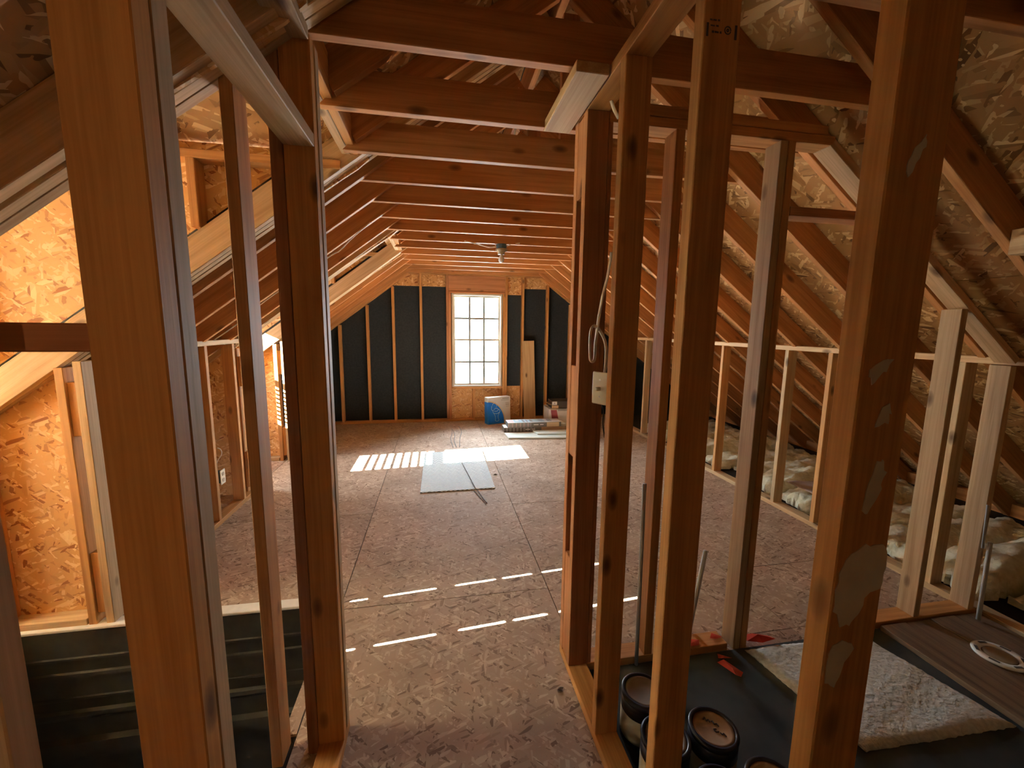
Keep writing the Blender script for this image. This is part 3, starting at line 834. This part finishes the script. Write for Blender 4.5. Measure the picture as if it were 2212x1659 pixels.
for z in (0.345, 0.395):
    member('socket', (KL + 0.0071, 3.489, z - 0.013), (KL + 0.009, 3.517, z + 0.013), M['porcelain'], ol)
tag(tube('electrical_cable', [(KL + 0.005, 3.46, 0.62), (KL + 0.02, 3.475, 0.60), (KL + 0.02, 3.48, 0.56), (KL - 0.01, 3.465, 0.50), (KL - 0.02, 3.48, 0.425)], 0.0035, M['cable'], None), 'short pale cable above the knee wall outlet', 'cable')
# cable stapled along a rafter on the left, and runs above the joists
yv = YJ(5) - 0.045
tag(tube('electrical_cable', [px(u, v, yv) for u, v in ((462, 735), (512, 700), (560, 660), (604, 628), (712, 554), (733, 542), (760, 515), (800, 480))], 0.004, M['cable'], None), 'pale cable running along a left rafter', 'cable')
tag(tube('electrical_cable', [(0.36, 1.9, 2.60), (0.40, 2.2, 2.555), (0.47, 2.6, 2.60), (0.53, 3.0, 2.555), (0.60, 3.6, 2.58), (0.64, 4.28, 2.56)], 0.005, M['cable'], None), 'white cable snaking over the ceiling joists', 'cable')

lamp = thing('ceiling_light', 'bare bulb in a dark lamp holder under the joists', 'lamp', (0.655, 4.30, 2.41))
LM = Matrix.Translation((0.655, 4.283, 0))
lathe('junction_box', [(0, 2.412), (0.052, 2.412), (0.052, 2.372), (0.048, 2.368), (0, 2.368)], M['bluebox'], lamp, LM, 8, False)
lathe('socket', [(0.05, 2.368), (0.060, 2.362), (0.058, 2.345), (0.040, 2.335), (0.034, 2.318), (0.036, 2.312), (0, 2.312)], M['porcelain'], lamp, LM)
lathe('bulb', [(0.013, 2.312), (0.014, 2.298), (0.024, 2.285), (0.030, 2.268), (0.029, 2.252), (0.020, 2.236), (0, 2.229)], M['bulb'], lamp, LM)
tag(tube('electrical_cable', [(0.28, 4.24, 2.418), (0.40, 4.27, 2.403), (0.52, 4.28, 2.378), (0.605, 4.283, 2.385)], 0.005, M['cable'], None), 'pale cable curving to the bulb holder, its other end left', 'cable')
tag(tube('electrical_cable', [(0.60, 4.283, 2.40), (0.585, 4.28, 2.42), (0.60, 4.27, 2.445)], 0.005, M['cable'], None), 'short pale cable rising behind the bulb holder', 'cable')
tag(tube('electrical_cable', [(0.71, 4.283, 2.395), (0.76, 4.27, 2.415), (0.84, 4.25, 2.425)], 0.005, M['cable'], None), 'short pale cable leaving the right of bulb holder', 'cable')

# ------------------------------------------------------------------ things on the far floor
rug = tag(prism('woven_mat', (0, 0, 0.001), X, Y, [(-0.178, 3.824), (0.546, 3.836), (0.548, 5.10), (-0.17, 5.09)], 0.010, M['mat'], None, 0.003), 'pale blue-grey woven mat on the floor in the sun', 'mat')
tag(tube('black_wire', [(0.265, 4.615, 0.0165), (0.31, 4.2, 0.0165), (0.350, 3.845, 0.0165), (0.372, 3.79, 0.006), (0.40, 3.62, 0.006), (0.425, 3.50, 0.006)], 0.004, M['cord'], None), 'thin dark wire lying over the mat', 'wire')
tag(tube('black_wire', [(0.335, 3.81, 0.004), (0.36, 3.70, 0.004), (0.405, 3.52, 0.004), (0.41, 3.49, 0.004)], 0.003, M['cord'], None), 'short dark wire end on the floor before the mat', 'wire')
for k, (pts, lb) in enumerate((([(0.206, 6.286, .005), (0.20, 6.0, .005), (0.17, 5.7, .005), (0.19, 5.28, .005)], 'leftmost grey twine strand on the floor before the window'),
                               ([(0.22, 6.25, .005), (0.235, 5.9, .005), (0.215, 5.6, .005), (0.235, 5.29, .005)], 'second grey twine strand on the floor, close to the leftmost'),
                               ([(0.32, 6.456, .005), (0.345, 6.1, .005), (0.30, 5.7, .005), (0.275, 5.298, .005)], 'longest grey twine strand, apart on the right'))):
    tag(tube('twine', pts, 0.0045, M['twine'], None, seg=6), lb, 'twine')

# white box with a blue quarter circle and a drawn toilet
tb = thing('cardboard_box', 'white box with blue print of a toilet under the window', 'box', (0.99, 6.58, 0))
bw, bh, bd = 0.415, 0.44, 0.13
TM = rotz((0.805, 6.49, 0.002), R_(20)) @ Matrix.Rotation(R_(-3), 4, 'X')
link('box_body', bm_mesh('p', boxbm(0, bw, 0, bd, 0, bh, 0.003)), M['cardwhite'], tb, TM)


def decal(name, poly, ma, par, mtx, t=0.0012):
    """flat print on the -y face of a box frame (x right, z up)"""
    bm = bmesh.new()
    a = [bm.verts.new((x, -t, z)) for x, z in poly]; b2 = [bm.verts.new((x, 0.0003, z)) for x, z in poly]
    k = len(poly)
    bm.faces.new(a[::-1]); bm.faces.new(b2)
    for i in range(k): bm.faces.new((a[i], a[(i + 1) % k], b2[(i + 1) % k], b2[i]))
    bmesh.ops.recalc_face_normals(bm, faces=bm.faces)
    return link(name, bm_mesh(name, bm), M[ma], par, mtx)


arc = [(0.0, 0.0), (bw * 0.70, 0.0)] + [(bw * 0.70 * math.sin(t) if t < 1.57 else 0, 0.03 + 0.335 * math.cos(t)) for t in [math.pi / 2 * (1 - i / 16) for i in range(1, 17)]]
arcw = [(0.0, 0.0), (bw * 0.745, 0.0)] + [(bw * 0.745 * math.sin(t), 0.03 + 0.352 * math.cos(t)) for t in [math.pi / 2 * (1 - i / 16) for i in range(1, 17)]]
decal('tan_arc', arcw, 'tan', tb, TM, 0.0006); decal('blue_print', arc, 'cardblue', tb, TM, 0.0012)
decal('blue_side', [(0, 0), (bd, 0), (bd, 0.36), (0, 0.365)], 'cardblue', tb, TM @ Matrix.Translation((0, bd, 0)) @ Matrix.Rotation(R_(-90), 4, 'Z'))
for nm, pts in (('seat_outline', [(0.075, 0.31), (0.10, 0.345), (0.135, 0.35), (0.155, 0.325), (0.15, 0.28)]), ('lid_outline', [(0.066, 0.30), (0.058, 0.25), (0.075, 0.225), (0.09, 0.228)]),
                ('bowl_outline', [(0.09, 0.228), (0.085, 0.20), (0.10, 0.18), (0.15, 0.168), (0.195, 0.18), (0.215, 0.205), (0.20, 0.235), (0.175, 0.22)]),
                ('rim_outline', [(0.10, 0.235), (0.14, 0.26), (0.185, 0.235), (0.15, 0.205), (0.105, 0.215)]),
                ('base_outline', [(0.10, 0.178), (0.125, 0.13), (0.13, 0.08), (0.125, 0.055), (0.16, 0.04), (0.195, 0.055), (0.185, 0.085), (0.18, 0.13), (0.205, 0.185)])):
    tube(nm, [TM @ Vector((x, -0.0015, z)) for x, z in pts], 0.0028, M['cardwhite'], tb, seg=5, sub=4)
for x0, x1, z, h_ in ((0.265, 0.39, 0.405, 0.012), (0.24, 0.385, 0.382, 0.006), (0.32, 0.39, 0.330, 0.006), (0.325, 0.39, 0.302, 0.010), (0.33, 0.39, 0.275, 0.006)):
    decal('print_line', [(x0, z), (x1, z), (x1, z + h_), (x0, z + h_)], 'printgrey', tb, TM)

# leaning board
lb = tag(beam('wooden_board', (1.560, 6.80, 0.004), (1.507, 6.802, 1.352), 0.208, 0.019, M['pale'], None, up=(0, 1, 0)), 'wide bare board leaning upright against the far gable wall', 'board')

# long flooring cartons and the stack behind
def carton(name, label, x0, x1, y0, y1, z0, z1, side, top, yaw=0.0, group=None):
    t = thing(name, label, 'box', (x0, y0, z0), group)
    T = rotz((x0, y0, z0), yaw); W_, D_, H_ = x1 - x0, y1 - y0, z1 - z0
    link('box_body', bm_mesh('p', boxbm(0, W_, 0, D_, 0, H_, 0.002)), M[side], t, T)
    link('printed_top', bm_mesh('p', boxbm(0.001, W_ - 0.001, 0.001, D_ - 0.001, H_ - 0.0004, H_ + 0.0016)), M[top], t, T)
    return t, T


def topmark(t, T, H_, x0, x1, y0, y1, ma, name='print_patch'):
    link(name, bm_mesh('p', boxbm(x0, x1, y0, y1, H_ + 0.0012, H_ + 0.0026)), M[ma], t, T)


t, T = carton('flooring_carton', 'lower long grey flooring carton by the window wall', 0.978, 2.06, 5.965, 6.19, 0.001, 0.072, 'cardgrey', 'cardwhite')
for i in range(26):
    x = 0.01 + i * 0.018
    decal('grain_print', [(x, 0.006), (x + 0.009, 0.006), (x + 0.009, 0.066), (x, 0.066)], 'printgrey' if i % 3 else 'carddark', t, T, 0.0008)
decal('lettering', [(0.33, 0.030), (0.40, 0.030), (0.40, 0.045), (0.33, 0.045)], 'cardwhite', t, T); decal('lettering', [(0.43, 0.030), (0.48, 0.030), (0.48, 0.045), (0.43, 0.045)], 'cardwhite', t, T)
decal('brown_end', [(0.58, 0.003), (1.07, 0.003), (1.07, 0.068), (0.58, 0.068)], 'card', t, T)
t, T = carton('flooring_carton', 'upper long flooring carton with pale blue printed top', 1.032, 1.865, 5.955, 6.18, 0.075, 0.146, 'cardgrey', 'cardwhite')
for i in range(24):
    x = 0.008 + i * 0.015
    decal('grain_print', [(x, 0.006), (x + 0.008, 0.006), (x + 0.008, 0.066), (x, 0.066)], 'printgrey' if i % 4 else 'cardpink', t, T, 0.0008)
decal('lettering', [(0.40, 0.028), (0.475, 0.028), (0.475, 0.043), (0.40, 0.043)], 'cardwhite', t, T); decal('lettering', [(0.50, 0.028), (0.555, 0.028), (0.555, 0.043), (0.50, 0.043)], 'cardwhite', t, T)
decal('tan_sticker', [(0.605, 0.0), (0.80, 0.0), (0.80, 0.066), (0.605, 0.066)], 'tan', t, T)
for x0, x1, y0, y1, ma in ((0.0, 0.10, 0.02, 0.21, 'cardpink'), (0.11, 0.58, 0.02, 0.21, 'cardsky'), (0.14, 0.19, 0.10, 0.19, 'cardwhite'), (0.24, 0.27, 0.03, 0.19, 'printgrey'), (0.30, 0.32, 0.03, 0.18, 'printgrey'), (0.36, 0.40, 0.05, 0.18, 'muntin'), (0.49, 0.58, 0.09, 0.14, 'cardpink'), (0.63, 0.70, 0.06, 0.19, 'printgrey')):
    topmark(t, T, 0.071 + (0 if ma in ('cardsky', 'cardpink') else 0.001), x0, x1, y0, y1, ma)
link('end_flap', bm_mesh('p', boxbm(0.833, 0.90, 0.0, 0.20, 0.035, 0.040)), M['cardwhite'], t, T)
t, T = carton('carton', 'bulky pale carton with maroon label behind the flooring cartons', 1.74, 2.55, 6.235, 6.63, 0.002, 0.285, 'cardwhite', 'cardwhite', R_(-3))
decal('maroon_label', [(0.055, 0.13), (0.16, 0.13), (0.13, 0.27), (0.035, 0.27)], 'cardmaroon', t, T); decal('tan_strip', [(0.03, 0.272), (0.14, 0.272), (0.14, 0.284), (0.03, 0.284)], 'tan', t, T)
decal('green_strip', [(0.15, 0.255), (0.40, 0.255), (0.40, 0.284), (0.15, 0.284)], 'printgrey', t, T)
t, T = carton('carton', 'dark brown open carton on top of the stack', 1.80, 2.45, 6.27, 6.55, 0.2895, 0.405, 'carddark', 'carddark', R_(-2))
decal('white_sticker', [(0.005, 0.06), (0.085, 0.06), (0.085, 0.112), (0.005, 0.112)], 'cardwhite', t, T); decal('kraft_end', [(0.0, 0.0), (0.11, 0.0), (0.11, 0.05), (0.0, 0.05)], 'card', t, T)
decal('sticker_mark', [(0.035, 0.075), (0.055, 0.075), (0.055, 0.097), (0.035, 0.097)], 'printgrey', t, T, 0.002)
link('end_flap', bm_mesh('p', boxbm(-0.075, 0.0, 0.0, 0.25, 0.055, 0.06)), M['card'], t, T @ Matrix.Rotation(R_(15), 4, 'Y'))
tag(prism('foam_board', (0, 0, 0.001), X, Y, [(0.985, 5.60), (2.3, 5.44), (2.3, 5.80), (0.965, 5.885)], 0.020, M['foam'], None, 0.004), 'long pale green board lying flat before the cartons', 'board')
tag(prism('foam_board', (0, 0, 0.0225), X, Y, [(1.43, 5.70), (2.3, 5.60), (2.3, 5.88), (1.40, 5.90)], 0.016, M['foam'], None, 0.004), 'shorter pale board lying on top of the long one', 'board')

# ------------------------------------------------------------------ bathroom corner, foreground right
felt = tag(rect('felt_sheet', (HX + 0.092, -0.6, 0.001), X, Y, KR - HX - 0.094, 2.215, 0.003, M['felt'], None), 'black felt sheet on the floor right of hall wall', 'felt')


def pad(name, corners, h, material, label, cat, nx=26, ny=26, amp=0.006, group=None, base=0.004, puff=0.0, parent=None):
    """a soft slab over four corners (x, y)"""
    a, b_, c, d = [Vector((*p, 0)) for p in corners]
    ce = (a + b_ + c + d) / 4
    bm = bmesh.new(); g = {}; g2 = {}
    rnd = random.Random(len(label) + int(ce.x * 100))
    fx = [rnd.uniform(0, 6.28) for _ in range(6)]
    for i in range(nx + 1):
        for j in range(ny + 1):
            s, t = i / nx, j / ny
            p = (a * (1 - s) + b_ * s) * (1 - t) + (d * (1 - s) + c * s) * t - ce
            e = min(s, 1 - s, t, 1 - t)
            edge = min(1.0, e / 0.06) ** 0.5 if puff == 0 else (4 * e * (1 - e)) ** 0.45 if e < 0.5 else 1
            jit = Vector((rnd.uniform(-1, 1), rnd.uniform(-1, 1), 0)) * (amp * 0.7 if e == 0 else 0.0)
            z = h * (0.25 + 0.75 * edge) + amp * (math.sin(p.x * 23 + fx[0] + p.y * 9) + math.sin(p.y * 31 + fx[1] - p.x * 12)) * 0.5 + amp * rnd.uniform(-0.5, 0.5)
            g[i, j] = bm.verts.new(p + jit + Vector((0, 0, max(0.002, z))))
    for i in range(nx):
        for j in range(ny):
            f = bm.faces.new((g[i, j], g[i + 1, j], g[i + 1, j + 1], g[i, j + 1])); f.smooth = True
    rim = [g[i, 0] for i in range(nx + 1)] + [g[nx, j] for j in range(1, ny + 1)] + [g[i, ny] for i in range(nx - 1, -1, -1)] + [g[0, j] for j in range(ny - 1, 0, -1)]
    low = [bm.verts.new((v.co.x, v.co.y, 0)) for v in rim]
    k = len(rim)
    for i in range(k): bm.faces.new((rim[i], low[i], low[(i + 1) % k], rim[(i + 1) % k]))
    bm.faces.new(low)
    bmesh.ops.recalc_face_normals(bm, faces=bm.faces)
    o = link(name, bm_mesh(name, bm), material, parent, Matrix.Translation((ce.x, ce.y, base)))
    if label: tag(o, label, cat, group)
    return o


pad('padding_sheet', [(1.575, 1.085), (2.285, 1.065), (2.16, 1.585), (1.485, 1.60)], 0.022, M['fleece'], 'square of pale fuzzy padding on the black felt', 'padding', 40, 40, 0.004)
# plank platform with the toilet flange
pf = thing('plank_platform', 'raised grey plank floor at the far right holding the drain flange', 'platform', (2.6, 1.3, 0))
ex = Vector((0.0, -1.0, 0)); 
for i in range(4):
    x0 = 2.30 + i * 0.165
    member('plank', (x0 + 0.002, 0.4, 0.005), (min(x0 + 0.163, KR - 0.002), 1.605, 0.032 - (0.003 if i % 2 else 0)), M['platform'], pf, axis=1)
fl = thing('drain_flange', 'white round toilet flange screwed to the grey planks', 'flange', (2.66, 1.34, 0.032))
FM = Matrix.Translation((2.655, 1.335, 0.0322))
lathe('ring', [(0.062, 0.0), (0.095, 0.0), (0.097, 0.006), (0.090, 0.011), (0.066, 0.011), (0.060, 0.004), (0.062, 0.0)], M['white'], fl, FM, 40)
lathe('plug', [(0.0, 0.002), (0.055, 0.002), (0.058, 0.007), (0.05, 0.009), (0, 0.008)], M['porcelain'], fl, FM, 24)
for a in range(6):
    FMs = FM @ Matrix.Rotation(a * math.pi / 3 + 0.3, 4, 'Z') @ Matrix.Translation((0.078, 0, 0.011))
    link('slot', bm_mesh('p', boxbm(-0.006, 0.006, -0.018, 0.018, 0, 0.0012)), M['ink'], fl, FMs)


def can(x, y, label, lidmat, r=0.083, h=0.19, writing=False, rim='greysteel', yawn=0.0):
    t = thing('paint_can', label, 'paint can', (x, y, 0.004))
    T = rotz((x, y, 0.0045), yawn)
    lathe('body', [(0, 0), (r - 0.002, 0), (r, 0.004), (r, 0.012), (r - 0.003, 0.016), (r - 0.003, h - 0.018), (r, h - 0.012), (r, h - 0.004), (r - 0.004, h), (r - 0.012, h), (r - 0.014, h - 0.008)], M[rim], t, T, 40)
    lathe('label_band', [(r - 0.0026, 0.018), (r - 0.0020, 0.018), (r - 0.0020, h * 0.62), (r - 0.0026, h * 0.62)], M['canlabel'], t, T, 40)
    lathe('dark_band', [(r - 0.0026, h * 0.62), (r - 0.0018, h * 0.62), (r - 0.0018, h - 0.022), (r - 0.0026, h - 0.022)], M['candark'], t, T, 40)
    lathe('lid', [(0, h - 0.010), (r - 0.030, h - 0.010), (r - 0.026, h - 0.006), (r - 0.015, h - 0.005), (r - 0.0145, h - 0.012)], M[lidmat], t, T, 40)
    if writing:
        zz = h - 0.0085
        for k, st_ in enumerate(([(-.035, .028), (-.030, .038), (-.025, .026), (-.018, .033), (-.014, .024)], [(-.010, .027), (-.004, .031), (.0, .021), (.008, .026), (.014, .017)], [(.004, .004), (-.004, .0), (.002, -.008), (.012, -.004)], [(.016, -.006), (.022, -.012), (.026, -.006), (.034, -.016)])):
            tube('handwriting', [T @ Vector((a + 0.006, b2, zz)) for a, b2 in st_], 0.0022, M['ink'], t, seg=5, sub=4)
    return t


can(0.770, 1.300, 'tall paint can with grey lid and navy band behind the studs', 'canlidgrey', rim='candark')
can(0.940, 1.118, 'paint can whose tan lid bears handwriting', 'canlid', writing=True, rim='candark', yawn=-0.5)
can(0.757, 1.118, 'paint can half hidden behind the stud, left of the written lid', 'canlidgrey', rim='candark')
can(0.838, 0.93, 'paint can at the bottom edge, hidden mostly by the stud', 'canlidgrey', rim='candark')
can(1.010, 0.925, 'paint can with tan lid cut by the bottom edge', 'canlid', rim='candark')

# pipes
tag(tube('pvc_pipe', [(0.905, 1.604, 0.01), (0.895, 1.606, 0.9)], 0.009, M['pvc'], None, seg=12), 'thin grey pipe standing against the partition stud', 'pipe')
tag(tube('pvc_pipe', [(1.262, 1.735, 0.01), (1.33, 1.745, 0.465)], 0.011, M['pvc'], None, seg=12), 'thin grey pipe leaning up behind the partition plate', 'pipe')
tag(tube('pvc_pipe', [(2.875, 1.55, 0.036), (2.925, 1.585, 0.46)], 0.010, M['pvc'], None, seg=12), 'thicker pipe rising from the grey planks at far right', 'pipe')
tag(tube('pvc_pipe', [(2.905, 1.60, 0.42), (2.91, 1.612, 0.66)], 0.006, M['pvc'], None, seg=10), 'thin upper pipe at far right beside the end stud', 'pipe')

# torn red tape
def scrap(label, pts, z=0.006, h=0.012):
    bm = bmesh.new()
    rnd = random.Random(len(label))
    vs = [bm.verts.new((x, y, z + rnd.uniform(0, h))) for x, y in pts]
    c_ = bm.verts.new((sum(p[0] for p in pts) / len(pts), sum(p[1] for p in pts) / len(pts), z + h))
    for i in range(len(vs)): bm.faces.new((vs[i], vs[(i + 1) % len(vs)], c_))
    bmesh.ops.solidify(bm, geom=bm.faces[:], thickness=0.0012)
    cx_, cy_ = c_.co.x if c_.is_valid else pts[0][0], pts[0][1]
    o = link('tape_scrap', bm_mesh('tape', bm), M['red_tape'], None, Matrix.Identity(4))
    return tag(o, label, 'tape')


scrap('flat strip of red tape on the black felt', [(1.292, 1.551), (1.326, 1.465), (1.350, 1.462), (1.375, 1.480), (1.33, 1.555)])
scrap('small red tape scrap above the flat strip', [(1.315, 1.572), (1.33, 1.60), (1.385, 1.565), (1.345, 1.560)])
scrap('crumpled red tape in the gap of the bottom plate', [(1.52, 1.63), (1.53, 1.69), (1.58, 1.665), (1.66, 1.655), (1.66, 1.605), (1.60, 1.62)], 0.008, 0.035)
scrap('faint red tape scrap on the partition bottom plate', [(1.19, 1.63), (1.21, 1.68), (1.27, 1.66), (1.25, 1.63)], 0.0395, 0.006)
scrap('tiny red tape scrap on the bottom plate near the stud', [(1.33, 1.66), (1.36, 1.69), (1.40, 1.66), (1.36, 1.65)], 0.0395, 0.006)

# floor litter
def bit(label, loc, s):
    bm = bmesh.new(); bmesh.ops.create_icosphere(bm, subdivisions=1, radius=s)
    rnd = random.Random(int(loc[0] * 999))
    for v in bm.verts: v.co = Vector((v.co.x * rnd.uniform(.6, 1.8), v.co.y * rnd.uniform(.5, 1.2), v.co.z * rnd.uniform(.2, .7)))
    lo = min(v.co.z for v in bm.verts)
    for v in bm.verts: v.co.z -= lo
    tag(link('wood_chip', bm_mesh('chip', bm), M['platform'], None, Matrix.Translation(loc)), label, 'chip')


bit('dark chip on the floor beside hall wall plate', (0.515, 1.545, 0.001), 0.011)
bit('tiny chip on the floor in the left strip near the jamb', (-1.1, 4.45, 0.001), 0.018)
bit('dark chip on the floor at mat right edge', (0.60, 4.20, 0.001), 0.016)

# ------------------------------------------------------------------ insulation behind the right knee wall
ORD = 'first second third fourth fifth sixth seventh eighth ninth tenth eleventh twelfth'.split()
gi = 'fibreglass batts behind the knee wall'
names = ['nearest', 'second', 'third', 'fourth', 'fifth', 'sixth', 'seventh', 'farthest']
yb = 1.30
for k in range(12):
    d0 = 0.385
    lo_, hi_ = yb + k * d0 + 0.02, yb + (k + 1) * d0 - 0.02
    sk = 0
    far = 3.10 + (0.03 if k % 3 else 0.16)
    pad('insulation_batt', [(far, lo_ + sk), (4.55, lo_), (4.60, hi_), (far + 0.05, hi_ + sk * 0.5)], 0.15 + 0.05 * math.sin(k * 1.7), M['insul'],
        'yellow fibreglass batt behind the right knee wall, %s from near end' % ORD[k], 'insulation', 34, 14, 0.022, gi, base=0.0, puff=1.0)
pad('kraft_paper', [(3.08, 2.70), (3.44, 2.68), (3.46, 3.02), (3.09, 3.06)], 0.010, M['kraft'], 'shiny brown kraft paper lying in front of the batts', 'paper', 16, 16, 0.006, base=0.225)
